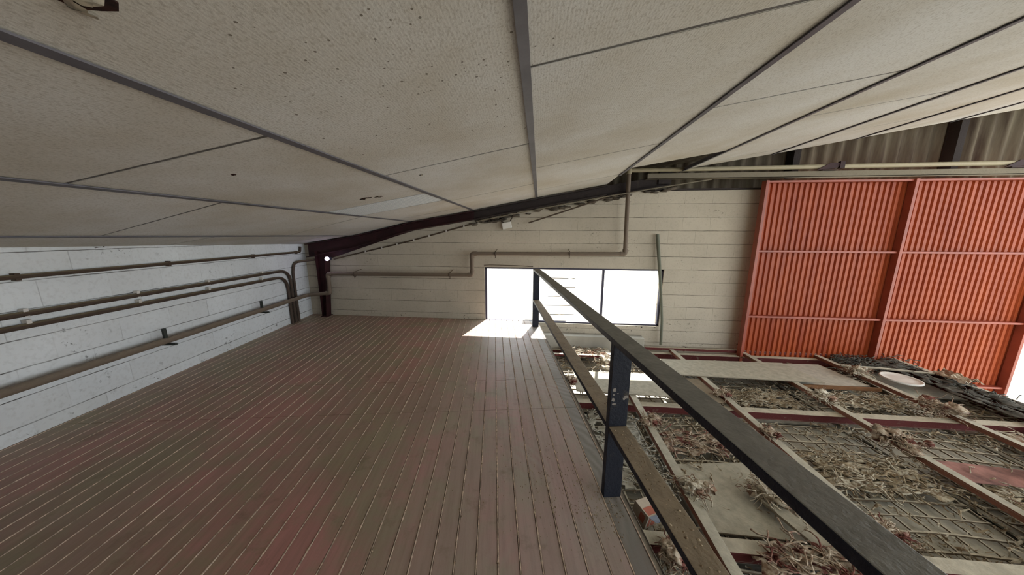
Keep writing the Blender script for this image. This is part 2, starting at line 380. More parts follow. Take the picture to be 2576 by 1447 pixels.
for i in range(1, len(CX)-1):
    x, z = CX[i], CZ[i]; ye = {1: 4.79, 2: 4.68, 3: 4.68, 4: 4.68, 5: 4.0, 6: 4.72}.get(i, 4.47)
    sl = (CZ[i+1]-CZ[i-1])/(CX[i+1]-CX[i-1]); hw = .0175
    mt = MB(); mt.prism([(x-hw, YS, z-hw*sl-.006), (x+hw, YS, z+hw*sl-.006), (x+hw, YS, z+hw*sl-.001), (x-hw, YS, z-hw*sl-.001)], (0, ye-YS, 0))
    mt.prism([(x-.003, YS, z-.001), (x+.003, YS, z-.001), (x+.003, YS, z+.04), (x-.003, YS, z+.04)], (0, ye-YS, 0))
    mt.build('runner', M_tbar, ceil_root)
# torn spots in the panels
def flap(x, y, s, seed, name='torn_flap', hang=.03):
    random.seed(seed); z = ceilz(x); g = MB()
    ho = MB(); pts = []
    for k in range(11):
        a = 2*math.pi*k/11; r = s*random.uniform(.45, 1.1); pts.append((x+r*math.cos(a)*1.2, y+r*math.sin(a)*.8, ceilz(x+r*math.cos(a)*1.2)-.0005))
    ho.prism(pts, (0, 0, .003)); ho.build('torn_hole', M_hole, ceil_root)
    for k in range(4):
        a = random.uniform(0, 6.28); r = s*.8
        p = Vector((x+r*math.cos(a), y+r*math.sin(a)*.8, ceilz(x+r*math.cos(a))+.0)); q = p + Vector((-math.cos(a)*s*.7, -math.sin(a)*s*.6, -hang*random.uniform(.5, 1.2)))
        sd_ = Vector((-math.sin(a), math.cos(a), 0))*s*.4; mdl = (p+q)/2 + Vector((0, 0, -hang*.2))
        g.add([p-sd_, p+sd_, mdl+sd_*.9, mdl-sd_*.8, q+sd_*.3, q-sd_*.5, p-sd_+Vector((0,0,.002)), p+sd_+Vector((0,0,.002)), mdl+sd_*.9+Vector((0,0,.003)), mdl-sd_*.8+Vector((0,0,.003))],
              [(0,1,2,3),(3,2,4,5),(7,6,9,8)], False)
    g.build(name, M_torn, ceil_root)
M_hole = plain('torn_brown_core', (62, 34, 24), .9, 0, .4, 40); M_torn = plain('torn_facing', (206, 196, 176), .85, 0, .3, 30)
flap(-.85, .55, .045, 12, hang=.02); flap(-1.53, 2.50, .045, 2, hang=.008); flap(-1.42, 2.53, .03, 8, hang=.006); flap(-3.86, 2.0, .06, 3, hang=.06)
flap(-.86, 2.13, .012, 4, hang=.006); flap(-1.58, 1.43, .012, 5, hang=.003)
g = MB()
for k in range(7): g.lump((-3.84+.02*k-.06, 2.02+.035*k-.1, 1.335-.012*(k % 3)-.01*k*(k < 4)), .028, k, (1.3, 1.4, .5), .9)
g.build('torn_core', M_hole, ceil_root)
random.seed(11)
# roof slab over the hung ceiling, added to stop sky light leaking in
m = MB()
for i in range(len(CX)-1):
    a = .17 if i else .12
    m.prism([(CX[i], -2.8, CZ[i]+a), (CX[i+1], -2.8, CZ[i+1]+.17), (CX[i+1], -2.8, CZ[i+1]+.24), (CX[i], -2.8, CZ[i]+a+.07)], (0, 8.0, 0))
o = m.build('roof', M_clad); struct(o)

# gable cladding above the block wall
def corrugated(x0, x1, zb, ztop, y, pitch, depth, axis_trap=False):
    m = MB(); k = 8 if not axis_trap else 6; n = int((x1-x0)/pitch*k); pr = []
    for i in range(n+1):
        x = x0+(x1-x0)*i/n; ph = (i % k)/k
        if axis_trap: dy = [0, 0, 0, 0, 1, 1][i % 6]*depth
        else: dy = depth*(.5+.5*math.cos(2*math.pi*ph))
        pr.append((x, y+dy))
    vs = []
    for x, yy in pr: vs += [(x, yy, zb), (x, yy, ztop(x) if callable(ztop) else ztop)]
    b = len(vs)
    for x, yy in pr: vs += [(x, yy+.004, zb), (x, yy+.004, ztop(x) if callable(ztop) else ztop)]
    N = len(pr); f = [(2*i, 2*i+2, 2*i+3, 2*i+1) for i in range(N-1)] + [(b+2*i, b+2*i+1, b+2*i+3, b+2*i+2) for i in range(N-1)]
    m.add(vs, f, not axis_trap); return m
m = corrugated(.5, 9.4, 2.06, lambda x: ceilz(x)+.19, YB+.205, .19, .045)
struct(m.build('wall_gable', M_clad))
o = MB()
for x in (3.72, 5.78): o.box(x-.05, x+.05, 5.08-.1, 5.08-.08+.0, 2.32, ceilz(x)+.1)
for x in (3.72, 5.78): o.box(x-.045, x+.045, 4.86, 4.98, 2.3, ceilz(x)+.1)
struct(o.build('trim_2', M_darksteel))
m = MB(); m.box(1.3, 3.7, 4.79, 5.0, 2.127, 2.15); struct(m.build('trim_3', M_darksteel))

# ground outside and hall floor below
m = MB(); m.box(-40, 40, -30, 60, -2.7, -2.6); struct(m.build('floor_ground', M_concrete))

# ------------------------------------------------------------ window
wr = empty('window_1', (.54, YB+.1, WZ0)); struct(wr)
fr = MB(); t_ = .03; fy0, fy1 = 4.84, 4.89
fr.box(WX0, WX1, fy0, fy1, WZ0, WZ0+.022); fr.box(WX0, WX1, fy0, fy1, WZ1-t_, WZ1); fr.box(WX0, WX0+t_, fy0, fy1, WZ0, WZ1); fr.box(WX1-t_, WX1, fy0, fy1, WZ0, WZ1)
kid(fr, 'window_frame', M_frame, wr)
for x in (.0, 1.06):
    q = MB(); q.box(x-.016, x+.016, fy0, fy1, WZ0+.022, WZ1-t_); kid(q, 'mullion', M_frame, wr)
gm = NT('window_glass'); gl = gm.n('ShaderNodeBsdfTransparent'); gs = gm.n('ShaderNodeBsdfGlossy'); gs.inputs['Roughness'].default_value = .03
mx = gm.n('ShaderNodeMixShader'); mx.inputs[0].default_value = .06; gm.l(gl.outputs[0], mx.inputs[1]); gm.l(gs.outputs[0], mx.inputs[2]); gm.l(mx.outputs[0], gm.t.nodes['Material Output'].inputs[0])
for a, b in ((WX0+t_, -.016), (.016, 1.044), (1.076, WX1-t_)):
    q = MB(); q.box(a, b, 4.862, 4.866, WZ0+.022, WZ1-t_); kid(q, 'pane', gm.m, wr)
# white blockwork pier standing outside the middle pane
def pier_mat():
    t = NT('white_pier'); x, y, z = t.sep()
    fr_ = t.math('FRACT', t.math('DIVIDE', t.math('ADD', z, 4.06), .2)); e = t.math('MINIMUM', fr_, t.math('SUBTRACT', 1, fr_))
    l = t.math('LESS_THAN', e, .035); l = t.math('MULTIPLY', l, t.math('GREATER_THAN', t.noise(3, 2, stretch=(1, 1, 6)), .42))
    return t.done(t.mix(l, (.95, .95, .95, 1), (.02, .02, .02, 1)), .9)
m = MB(); m.box(.10, .78, 6.2, 6.45, -2.6, 1.4)
tag(top(m, 'garden_wall', pier_mat(), (.44, 6.3, -2.6), .01), 'glaring white block pier outside the middle window pane', 'wall')

# ------------------------------------------------------------ sliding door
dr = empty('door_1', (5.0, 4.65, -1.8)); struct(dr)
DX0, DXM, DX1 = 3.17, 5.04, 6.86
rz = [2.2, 1.225, .235, -.755, -1.75]
for a, b in ((DX0, DXM), (DXM, DX1)):
    for zt, zb in zip(rz[:-1], rz[1:]):
        kid(corrugated(a-.01, b+.01, zb, zt, 4.655, .073, .020, True), 'corrugated_sheet', M_red, dr)
for x in (DX0, DXM, DX1):
    q = MB(); q.box(x-.02, x+.02, 4.56, 4.650, rz[-1], 2.215); kid(q, 'stile', M_redframe, dr, .003)
for z in rz:
    q = MB()
    q.box(DX0+.02, DXM-.02, 4.585, 4.652, z-.014, z+.014); q.box(DXM+.02, DX1-.02, 4.585, 4.652, z-.014, z+.014); kid(q, 'rail', M_redframe, dr, .003)

# track, its tube and hangers
tr = empty('sliding_door_track', (4.2, 4.66, 2.26)); tag(tr, 'long grey channel track with hangers running above the red door', 'door track')
q = MB(); q.box(1.55, 9.3, 4.60, 4.70, 2.262, 2.268); q.box(1.55, 9.3, 4.60, 4.606, 2.262, 2.335); q.box(1.55, 9.3, 4.694, 4.70, 2.262, 2.335); kid(q, 'channel', M_track, tr)
for x in (3.95, 6.2):
    q = MB(); q.prism([(x-.17, 4.57, 2.345), (x+.06, 4.57, 2.36), (x+.16, 4.57, 2.43), (x-.02, 4.57, 2.43)], (0, .02, 0)); q.box(x-.1, x+.08, 4.57, 4.66, 2.337, 2.347); q.box(x+.10, x+.16, 4.56, 4.60, 2.36, 2.45)
    kid(q, 'hanger', M_maroon, tr)

# ------------------------------------------------------------ pipe that runs round the room
PN = NL + .10
def dk(n_, w_, z_): return NV*n_ + WV*w_ + Vector((0, 0, z_))
pr_ = empty('water_pipe', (-1.1, 4.73, .79)); tag(pr_, 'long grey brown pipe stepping up the walls to above the door', 'pipe')
cw = 4.61
corner = dk(PN, (cw - PN*math.sin(SK))/math.cos(SK)-.04, .405)
run = [[dk(PN, -3.0, .405), corner, Vector((-3.61, cw, .449)), Vector((-3.61, cw, .782)), Vector((-1.085, cw, .805)), Vector((-1.085, cw, 1.15)), Vector((1.312, cw, 1.167)), Vector((1.285, 4.61, 2.385)), Vector((9.2, 4.61, 2.41))]]
pth = run[0]
q = MB(); q.tube(bend(pth[:8], .05), .031, 14); kid(q, 'pipe_run', M_pipe, pr_)
q = MB(); q.tube([pth[7], pth[8]], .029, 14); q.tube([pth[7]+Vector((0,0,-.05)), pth[7]+Vector((0,0,.02))], .04, 12); kid(q, 'upper_run', M_yel, pr_)
for i in range(2, 7):
    q = MB(); a = pth[i]; d0 = (pth[i-1]-a).normalized(); d1 = (pth[i+1]-a).normalized()
    q.tube(bend([a+d0*.075, a, a+d1*.075], .05), .037, 12); kid(q, 'elbow', M_pipe, pr_)
for p in [(-3.12, .786), (-1.46, .802), (-.70, 1.153), (.47, 1.161)]:
    q = MB(); ring = [Vector((p[0], cw+.042*math.cos(a), p[1]+.042*math.sin(a))) for a in [2*math.pi*k/16 for k in range(17)]]
    q.tube(ring, .006, 6); q.tube([(p[0], cw, p[1]+.04), (p[0], YB+.005, p[1]+.06)], .005, 6); q.tube([(p[0], cw, p[1]-.04), (p[0], cw-.015, p[1]-.068)], .006, 6); kid(q, 'pipe_clamp', M_conduit, pr_)
for ww in (2.93, 4.14):
    q = MB(); c = dk(PN, ww, .405)
    q.box(-.012, .012, -.012, .012, .02, .125, Matrix.Translation(c)); 
    e = dk(NL+.005, ww, .355); q.prism([e, e+NV*.17+WV*.0, e+NV*.17+Vector((0,0,.02)), e+Vector((0,0,.02))], WV*.024)
    kid(q, 'pipe_bracket', plain('dark_bracket', (52, 56, 50), .6), pr_)

# conduits on the left wall
def conduit(name, pts, r, label, bends, clamps, mat=M_conduit, cat='conduit', cmat=None, group='conduits on the left wall'):
    root = empty(name, pts[len(pts)//2]); tag(root, label, cat, group)
    q = MB(); q.tube(bend(pts, bends), r, 10); kid(q, 'tube', mat, root)
    for c in clamps:
        q = MB(); q.box(-.022, .014, -.012, .012, -r-.009, r+.009, Matrix.Translation(c) @ Matrix.Rotation(SK, 4, 'Z')); kid(q, 'clip', cmat or M_clamp, root, .002)
    return root
CN = NL+.03
conduit('electrical_conduit', [dk(CN, -3, 1.15), dk(CN, 5.20, 1.15), dk(CN, 5.22, 1.24)], .017, 'thin conduit highest on left wall just below the ceiling', .03,
        [dk(CN, w_, 1.15) for w_ in (2.20, 3.16, 4.22, 5.1)], cmat=M_conduit)
conduit('electrical_conduit', [dk(CN, -3, .90), dk(CN, 4.88, .88), dk(CN, 4.88, 0.001)], .021, 'upper one of two parallel dark conduits that bend down into the deck', .22,
        [dk(CN, w_, .895) for w_ in (2.19, 2.85, 3.53, 4.32)])
conduit('electrical_conduit', [dk(CN, -3, .83), dk(CN, 4.80, .785), dk(CN, 4.80, 0.001)], .021, 'lower one of two parallel dark conduits on left wall', .22,
        [dk(CN, w_, .815) for w_ in (2.19, 2.85, 3.52, 4.30)])
conduit('electrical_conduit', [Vector((-3.86, 4.70, 1.02)), dk(CN, 5.02, .99), dk(CN, 4.96, .85), dk(CN, 4.96, .001)], .019, 'curved dark conduit dropping from the maroon column to the deck', .13, [])

# ------------------------------------------------------------ steel column and rafter
sf = empty('portal_column', (-3.72, 4.68, 0)); tag(sf, 'maroon tapered corner column with dark rafter rising under the ceiling', 'column')
q = MB()
YR = .075
q.prism([(-3.825, 4.62+YR, .002), (-3.765, 4.62+YR, .002), (-3.665, 4.62+YR, 1.1), (-3.835, 4.62+YR, 1.16)], (0, .012, 0))
q.prism([(-3.765, 4.57+YR, .002), (-3.755, 4.57+YR, .002), (-3.655, 4.57+YR, 1.1), (-3.665, 4.57+YR, 1.1)], (0, .12, 0))
q.prism([(-3.835, 4.57+YR, .002), (-3.825, 4.57+YR, .002), (-3.835, 4.57+YR, 1.16), (-3.845, 4.57+YR, 1.16)], (0, .12, 0))
q.box(-3.85, -3.74, 4.56+YR, 4.79, .0, .012)
kid(q, 'column', M_maroon, sf)
def rz_(x): return ceilz(x) - .015
q = MB(); xs = [-4.0, -3.15, -2.1, -1.06]
def beam(m, xs, dep):
    for a, b in zip(xs[:-1], xs[1:]):
        za, zb = rz_(a), rz_(b); da, db = dep(a), dep(b)
        m.prism([(a, 4.63+YR, za-da), (b, 4.63+YR, zb-db), (b, 4.63+YR, zb), (a, 4.63+YR, za)], (0, .012, 0))
        for o_ in (0, 1):
            la, lb = (za-da, zb-db) if o_ else (za-.012, zb-.012)
            m.prism([(a, 4.56+YR, la), (b, 4.56+YR, lb), (b, 4.56+YR, lb+.012), (a, 4.56+YR, la+.012)], (0, .15, 0))
beam(q, xs, lambda x: .13 + max(0, min(.1, (-2.3-x)*.08)))
# haunch plate under the rafter
q.prism([(-3.66, 4.625+YR, 1.02), (-2.2, 4.625+YR, rz_(-2.2)-.14), (-2.2, 4.625+YR, rz_(-2.2)-.12), (-3.84, 4.625+YR, 1.22)], (0, .012, 0))
kid(q, 'rafter', M_maroon, sf)
q = MB(); beam(q, [-1.06, -.06, .6, 1.0], lambda x: .14); q2 = [1.0, 1.85]
for a, b in [(1.0, 1.9)]:
    za, zb = 2.19, 2.34
    q.prism([(a, 4.63+YR, za-.16), (b, 4.63+YR, zb-.16), (b, 4.63+YR, zb), (a, 4.63+YR, za)], (0, .012, 0)); q.prism([(a, 4.56+YR, za-.16), (b, 4.56+YR, zb-.16), (b, 4.56+YR, zb-.148), (a, 4.56+YR, za-.148)], (0, .14, 0))
kid(q, 'upper_rafter', M_darksteel, sf)
q = MB(); q.box(1.74, 1.92, 4.60+YR, 4.63+YR, 2.2, 2.40); kid(q, 'joint_plate', M_darksteel, sf)
# dirty packing between rafter and wall top
q = MB()
for k in range(60):
    x = -1.2 + 3.2*random.random(); q.lump((x, 4.765+.02*random.random(), min(rz_(x)-.19, 2.13)+random.uniform(-.02, .03)), random.uniform(.018, .035), k, (2.2, .8, .6))
tag(top(q, 'mortar_packing', plain('dirty_mortar', (104, 94, 82), .95, 0, .3, 12), (.4, 4.72, 2.0)), 'lumpy dirty mortar packed along the sloping wall top under the rafter', 'mortar', kind='stuff')

# small lamp, cable along the slope, junction box
def P(x, z, y=4.72): return Vector((x, y, z))
lr = empty('wall_lamp', (-3.545, 4.55, 1.045)); tag(lr, 'tiny glowing violet white lamp beside the top of the maroon column', 'lamp')
q = MB(); q.lump((-3.545, 4.545, 1.045), .033, 0, (1, 1, 1), 0, 16, 10)
em = NT('lit_bulb'); em.b.inputs['Emission Color'].default_value = (.72, .62, 1, 1); em.b.inputs['Emission Strength'].default_value = 14; kid(q, 'bulb', em.m, lr)
q = MB(); q.tube([(-3.545, 4.63, 1.045), (-3.545, 4.565, 1.045)], [.026, .03], 12); kid(q, 'lamp_holder', M_frame, lr)
cable = [P(-3.5, 1.03, 4.64), P(-3.24, 1.105, 4.785), P(-2.23, 1.333, 4.785), P(-1.21, 1.60, 4.785), P(-.79, 1.703, 4.785), P(-.63, 1.69, 4.785), P(-.59, 1.64, 4.77)]
rc = empty('power_cable', cable[2]); tag(rc, 'dark clipped cable sloping from the lamp to the junction box', 'cable')
q = MB(); q.tube(bend(cable, .08), .011, 8); kid(q, 'cable_run', M_conduit, rc)
for x, z in ((-3.0, 1.16), (-2.7, 1.227), (-2.42, 1.288), (-2.12, 1.357), (-1.85, 1.428), (-1.55, 1.508), (-1.25, 1.588), (-1.0, 1.65)):
    q = MB(); q.box(x-.012, x+.012, 4.77, 4.80, z-.017, z+.02); kid(q, 'clip', M_clamp, rc)
jb = empty('junction_box', (-.53, 4.74, 1.60)); tag(jb, 'small white junction box hanging high on the block wall', 'junction box'); jb.rotation_euler.y = -.2
q = MB(); q.box(-.075, .075, -.03, .03, -.05, .05); q.build('box_body', M_white, jb, .008)
q = MB(); q.tube([(.06, 0, .05), (.12, .0, .12), (.2, .0, .17)], .009, 8); q.build('cable_tail', M_conduit, jb)
q = MB(); q.tube([(-.06, 0, .05), (-.07, 0, .08)], .009, 8); q.build('cable_gland', M_conduit, jb)
def wire(name, pts, r, label, mat=M_conduit):
    q = MB(); q.tube(bend(pts, .1), r, 6); return tag(top(q, name, mat, pts[0]), label, 'cable')
wire('steel_cable', [P(-1.0, 1.66, 4.62), P(-.1, 1.83, 4.62), P(.84, 1.99, 4.55), P(1.57, 2.11, 4.55), P(2.43, 2.24, 4.57)], .008, 'long thin grey cable climbing along the wall top towards the door track', M_track)
wire('steel_rod', [P(-.18, 1.64, 4.70), P(.3, 1.79, 4.69), P(.98, 2.01, 4.67)], .011, 'short straight dark rod slanting below the wall top left of the riser', M_conduit)
wire('steel_cable', [P(-.92, .95, 4.77), P(-.80, .955, 4.775), P(-.4, .95, 4.78), P(-.1, .935, 4.78)], .006, 'thin dark wire tacked along the top left edge of the window')
# leaning pole
q = MB(); q.tube([(2.02, 4.72, -.32), (1.99, 4.70, .1), (1.90, 4.72, .85), (1.82, 4.755, 1.47)], [.022, .02, .024, .026], 10)
tag(top(q, 'leaning_pole', dusted('green_grey_pole', (104, 106, 92), (110, 110, 92)), (2.02, 4.72, -.32)), 'slim grey green pole leaning on the wall at the right window edge', 'pole')

# ------------------------------------------------------------ railing
rl = empty('railing', (.65, 1.36, 0), deck=False); rl.location = dk(.65, 1.36, 0); rl.rotation_euler.z = SK
tag(rl, 'navy steel guard railing with dusty rails along the deck edge', 'railing')
def loc(m): m.v = [tuple(Vector(p)-Vector((.65, 1.36, 0))) for p in m.v]; return m
for w_ in (-1.72, 1.352, 4.425):
    q = MB(); q.box(.602, .70, w_, w_+.04, .0, .902); loc(q).build('post', M_rail, rl, .002)
q = MB(); q.box(.600, .702, -2.9, 4.47, .902, .932); loc(q).build('handrail', M_railtop, rl, .003)
for a, b in ((-2.9, -1.722), (-1.678, 1.35), (1.394, 4.423)):
    q = MB(); q.box(.601, .701, a, b, .415, .446); loc(q).build('mid_rail', M_rail, rl, .003)
# chipped paint on the near post
M_chip = plain('bare_filler', (150, 142, 134), .8)
def chip(n_, z_, sx, sz, seed):
    random.seed(seed); pts = []; q = MB()
    for k in range(12):
        a = 2*math.pi*k/12; r = random.uniform(.65, 1.1); pts.append((n_+sx*r*math.cos(a), 1.3519, z_+sz*r*math.sin(a)))
    q.prism(pts, (0, -.0006, 0)); loc(q).build('chipped_paint', M_chip, rl)
chip(.620, .655, .010, .013, 1); chip(.618, .628, .006, .005, 2); chip(.616, .60, .010, .012, 3); chip(.622, .575, .012, .006, 6); chip(.687, .615, .013, .011, 4); chip(.675, .603, .008, .006, 5); chip(.640, .635, .005, .004, 9)
random.seed(21)
# ------------------------------------------------------------ lower steel frame
BX = [.05, 1.11, 2.17, 3.26, 4.32, 5.35]; CY = [.1, 1.58, 3.09, 4.60]
lf = empty('joist_grid', (2.7, 2.4, ZF-.1)); tag(lf, 'rusty red steel joist frame below the deck, thick with pale dust', 'steel frame')
for i, x in enumerate(BX[:-1]):
    q = MB(); q.box(x-.035, x+.035, -.6, 4.68, ZF-.012, ZF); q.box(x-.035, x-.028, -.6, 4.68, ZF-.045, ZF-.012); kid(q, 'joist', M_joist2, lf, .002)
for j, y in enumerate(CY):
    q = MB(); q.box(-.1, 5.33, y-.045, y+.045, ZF-.055, ZF-.045); q.box(-.1, 5.33, y-.03, y-.022, ZF-.125, ZF-.055); q.box(-.1, 5.33, y-.03, y+.045, ZF-.133, ZF-.125); kid(q, 'cross_beam', M_joist, lf, .002)
q = MB(); q.box(5.32, 5.40, -.6, 4.66, ZF-.30, ZF-.0); kid(q, 'edge_beam', M_joist, lf, .004)
q = MB(); q.box(-.1, 5.3, 4.66, 4.70, ZF-.02, ZF+.02); kid(q, 'wall_angle', M_joist, lf)
q = MB(); q.box(.0, 1.7, 4.28, 4.33, ZF-.03, ZF+.0); kid(q, 'spare_angle', M_joist, lf)
# boards under everything
m = MB()
for i in range(5):
    for j in range(3):
        m.box(BX[i]+.04, BX[i+1]-.04, CY[j]+.03, CY[j+1]-.04, ZF-.215, ZF-.20)
m.box(-.1, 5.4, -.6, 4.7, ZF-.28, ZF-.252)
struct(m.build('ceiling_lower', M_board2))
q = MB()
cols = ['beside the deck edge', 'left of centre under the handrail', 'in the middle of the frame', 'right of the middle', 'along the outer edge beam']
rows = ['in the nearest row', 'in the middle row', 'in the row by the wall']
for i in range(5):
    for j in range(3):
        q = MB(); x0, x1, y0, y1 = BX[i]+.05, BX[i+1]-.05, max(CY[j]+.06, .3), CY[j+1]-.07
        sd_ = i*7+j*3; tilt = random.uniform(-.01, .01)
        def zz(x, y): return ZF-.165 + .035*noise.noise(Vector((x*1.5, y*1.5, sd_))) + tilt*(x-x0)*2
        nx = 8; ny = int((y1-y0)/.125)
        for a in range(nx+1):
            x = x0+(x1-x0)*a/nx; q.tube([(x+.008*noise.noise(Vector((x*3, y0+(y1-y0)*t/14*4, 1+sd_))), y0+(y1-y0)*t/14, zz(x, y0+(y1-y0)*t/14)) for t in range(15)], .008*random.uniform(.7, 1.2), 4, False)
        for b in range(ny+1):
            y = y0+(y1-y0)*b/ny; q.tube([(x0+(x1-x0)*t/10, y+.008*noise.noise(Vector((x0+t*.4, y*3, 5+sd_))), zz(x0+(x1-x0)*t/10, y)+.008) for t in range(11)], .009*random.uniform(.7, 1.2), 4, False)
        c = ((x0+x1)/2, (y0+y1)/2, ZF-.17)
        tag(top(q, 'wire_mesh_panel', M_mesh, c), 'dusty square mesh panel %s, %s' % (rows[j], cols[i]), 'mesh panel', 'mesh panels lying in the steel frame')

def board(pts, z, th, mat, label, name='loose_board', tilt=0):
    q = MB(); c = Vector((sum(p[0] for p in pts)/len(pts), sum(p[1] for p in pts)/len(pts), z))
    q.prism([(p[0], p[1], z-th+tilt*(p[0]-c.x)) for p in pts], (0, 0, th)); return tag(top(q, name, mat, c, .002), label, 'board', 'loose boards lying on the joists')
board([(1.70, 3.74), (3.60, 3.70), (3.52, 4.26), (1.72, 4.22)], ZF+.016, .014, M_board, 'long pale dusty board lying across the joists in front of the wall')
board([(.47, 3.20), (1.62, 3.17), (1.60, 3.72), (.49, 3.70)], ZF+.014, .012, M_board, 'pale board seen behind the near railing post')
board([(1.66, 3.14), (2.12, 3.16), (2.10, 3.72), (1.64, 3.70)], ZF-.02, .012, plain('brown_board', (146, 132, 112), .9), 'brownish short board beside the middle joist, just right of the handrail')
board([(3.32, 3.72), (4.22, 3.80), (4.15, 4.42), (3.36, 4.40)], ZF-.055, .012, M_board2, 'grey panel with a rusty edge beyond the long pale board')
board([(1.20, 1.72), (2.10, 1.70), (2.12, 2.42), (1.18, 2.30)], ZF-.12, .012, M_board, 'smooth beige board sunk between joists left of the handrail')
board([(4.45, 3.75), (5.2, 3.7), (5.22, 4.35), (4.5, 4.4)], ZF-.13, .012, M_board2, 'dull grey panel in the far right corner of the frame')
q = MB(); q.box(3.32, 4.25, 3.70, 3.72, ZF-.075, ZF-.03)
tag(top(q, 'wood_batten', plain('orange_rust', (130, 92, 60), .8), (3.8, 3.71, ZF-.05)), 'narrow orange brown batten along the front of the grey panel', 'batten')

board([(1.62, 1.98), (1.70, 2.03), (1.86, 1.50), (1.78, 1.46)], ZF-.05, .02, M_board, 'narrow pale batten lying askew left of the handrail', 'wood_batten', .1)
board([(3.30, 2.28), (3.36, 2.50), (4.22, 2.42), (4.20, 2.24)], ZF-.06, .012, plain('faded_red_board', (176, 128, 118), .9, 0, .3, 6), 'faded red strip between third and fourth joist near the right edge')
# tufts
def tuft(loc_, s, nf, seed, label, mat=M_tuft, sq=(1, 1, .7)):
    random.seed(seed); q = MB(); L = Vector(loc_)
    for k in range(10):
        q.lump(L + Vector((random.gauss(0, .4)*s*sq[0], random.gauss(0, .4)*s*sq[1], random.gauss(.1, .22)*s*sq[2])), s*random.uniform(.16, .36), seed*5+k, (1.2, 1, .8), .8, 10, 7)
    for k in range(nf):
        a = random.uniform(0, 6.28); p = L + Vector((random.gauss(0, .45)*s*sq[0], random.gauss(0, .45)*s*sq[1], random.uniform(-.15, .35)*s)); d_ = Vector((math.cos(a)*sq[0], math.sin(a)*sq[1], random.uniform(-.3, .6)*sq[2])); pts = [p]
        for j in range(5):
            d_ = (d_ + Vector((random.gauss(0, .6), random.gauss(0, .6), random.gauss(-.12, .4)))).normalized(); p = p + d_*s*.2; pts.append(p)
        q.tube(pts, [.0035, .004, .0035, .003, .0025, .0015], 4)
    return tag(top(q, 'fibre_tuft', mat, L), label, 'debris', 'fibre tufts caught on the steel frame')
T = [((1.13, 2.70, ZF+.01), .085, 70, 'dark ringed fibre tuft on the left joist behind the near post'),
     ((1.15, 1.92, ZF+.01), .10, 90, 'coiled ropy tuft on the left joist nearest the camera'),
     ((2.15, 3.30, ZF+.01), .085, 60, 'white and maroon tuft on the middle joist beside the brownish board'),
     ((2.17, 2.62, ZF+.01), .08, 60, 'pale tuft on the middle joist right against the handrail'),
     ((3.24, 3.32, ZF+.02), .11, 80, 'pink and cream tuft on the third joist, the one nearer the long board'),
     ((3.24, 2.62, ZF+.02), .13, 90, 'big pinkish bundle on the third joist right of the handrail'),
     ((4.28, 3.22, ZF+.02), .15, 100, 'wide shaggy tuft on the fourth joist by the cross beam'),
     ((4.33, 4.05, ZF+.02), .12, 80, 'frayed brown tuft at the grey panel on the fourth joist'),
     ((3.40, 1.72, ZF+.02), .17, 110, 'large red and grey bundle at the right picture edge'),
     ((2.20, 1.72, ZF+.0), .09, 70, 'small brown tuft close beside the handrail on the second joist'),
     ((.99, 4.02, ZF-.0), .13, 90, 'sunlit pale tuft under the window at the left joist'),
     ((.42, 3.45, ZF+.0), .10, 80, 'dark spiky tuft poking out at the deck edge'),
     ((.83, 1.47, ZF-.03), .09, 80, 'dusty fibre heap beside the foot of the near post'),
     ((1.72, 1.98, ZF-.06), .14, 110, 'lumpy mound of fibre on the smooth beige board'),
     ((4.15, 2.25, ZF+.0), .16, 90, 'ragged maroon tuft at the far right middle of the frame')]
for k, (l_, s_, nf, lb) in enumerate(T): tuft(l_, s_, nf, 100+k, lb, M_tuft if k % 3 != 1 else M_tuft2)
# shredded strips lying along the cross beams and over the mesh (nobody could count them)
random.seed(5); q = MB()
for k in range(4200):
    if random.random() < .45:
        y = random.choice([1.45, 1.7, 2.2, 2.95, 3.2, 2.45]) + random.gauss(0, .07); x = random.uniform(.2, 5.3)
    else: x = random.uniform(.1, 5.3); y = random.uniform(.7, 4.6)
    if noise.noise(Vector((x*.9, y*1.1, 3))) < -.12 and random.random() < .8: continue
    a = random.gauss(0, .5) + (0 if random.random() < .6 else 1.57); L_ = random.uniform(.02, .16); wd = random.uniform(.002, .011)
    z = ZF-.15 + random.uniform(-.03, .035); c = Vector((x, y, z)); dx = Vector((math.cos(a), math.sin(a), 0)); dy = Vector((-math.sin(a), math.cos(a), 0)); vs = []
    for j in range(5):
        t_ = j/4-.5; p = c + dx*L_*t_ + dy*random.gauss(0, .012) + Vector((0, 0, random.gauss(0, .010))); h = wd*(1-abs(t_)*1.2); tw = random.uniform(-.006, .006)
        vs += [p-dy*h+Vector((0,0,tw)), p+dy*h-Vector((0,0,tw)), p+Vector((0,0,h*.9))]
    q.add(vs, [(3*j+e, 3*j+(e+1)%3, 3*j+3+(e+1)%3, 3*j+3+e) for j in range(4) for e in range(3)], False)
tag(top(q, 'shredded_litter', M_litter, (2.7, 2.6, ZF-.15)), 'shredded dusty litter strewn all over the mesh below the deck', 'litter', kind='stuff')
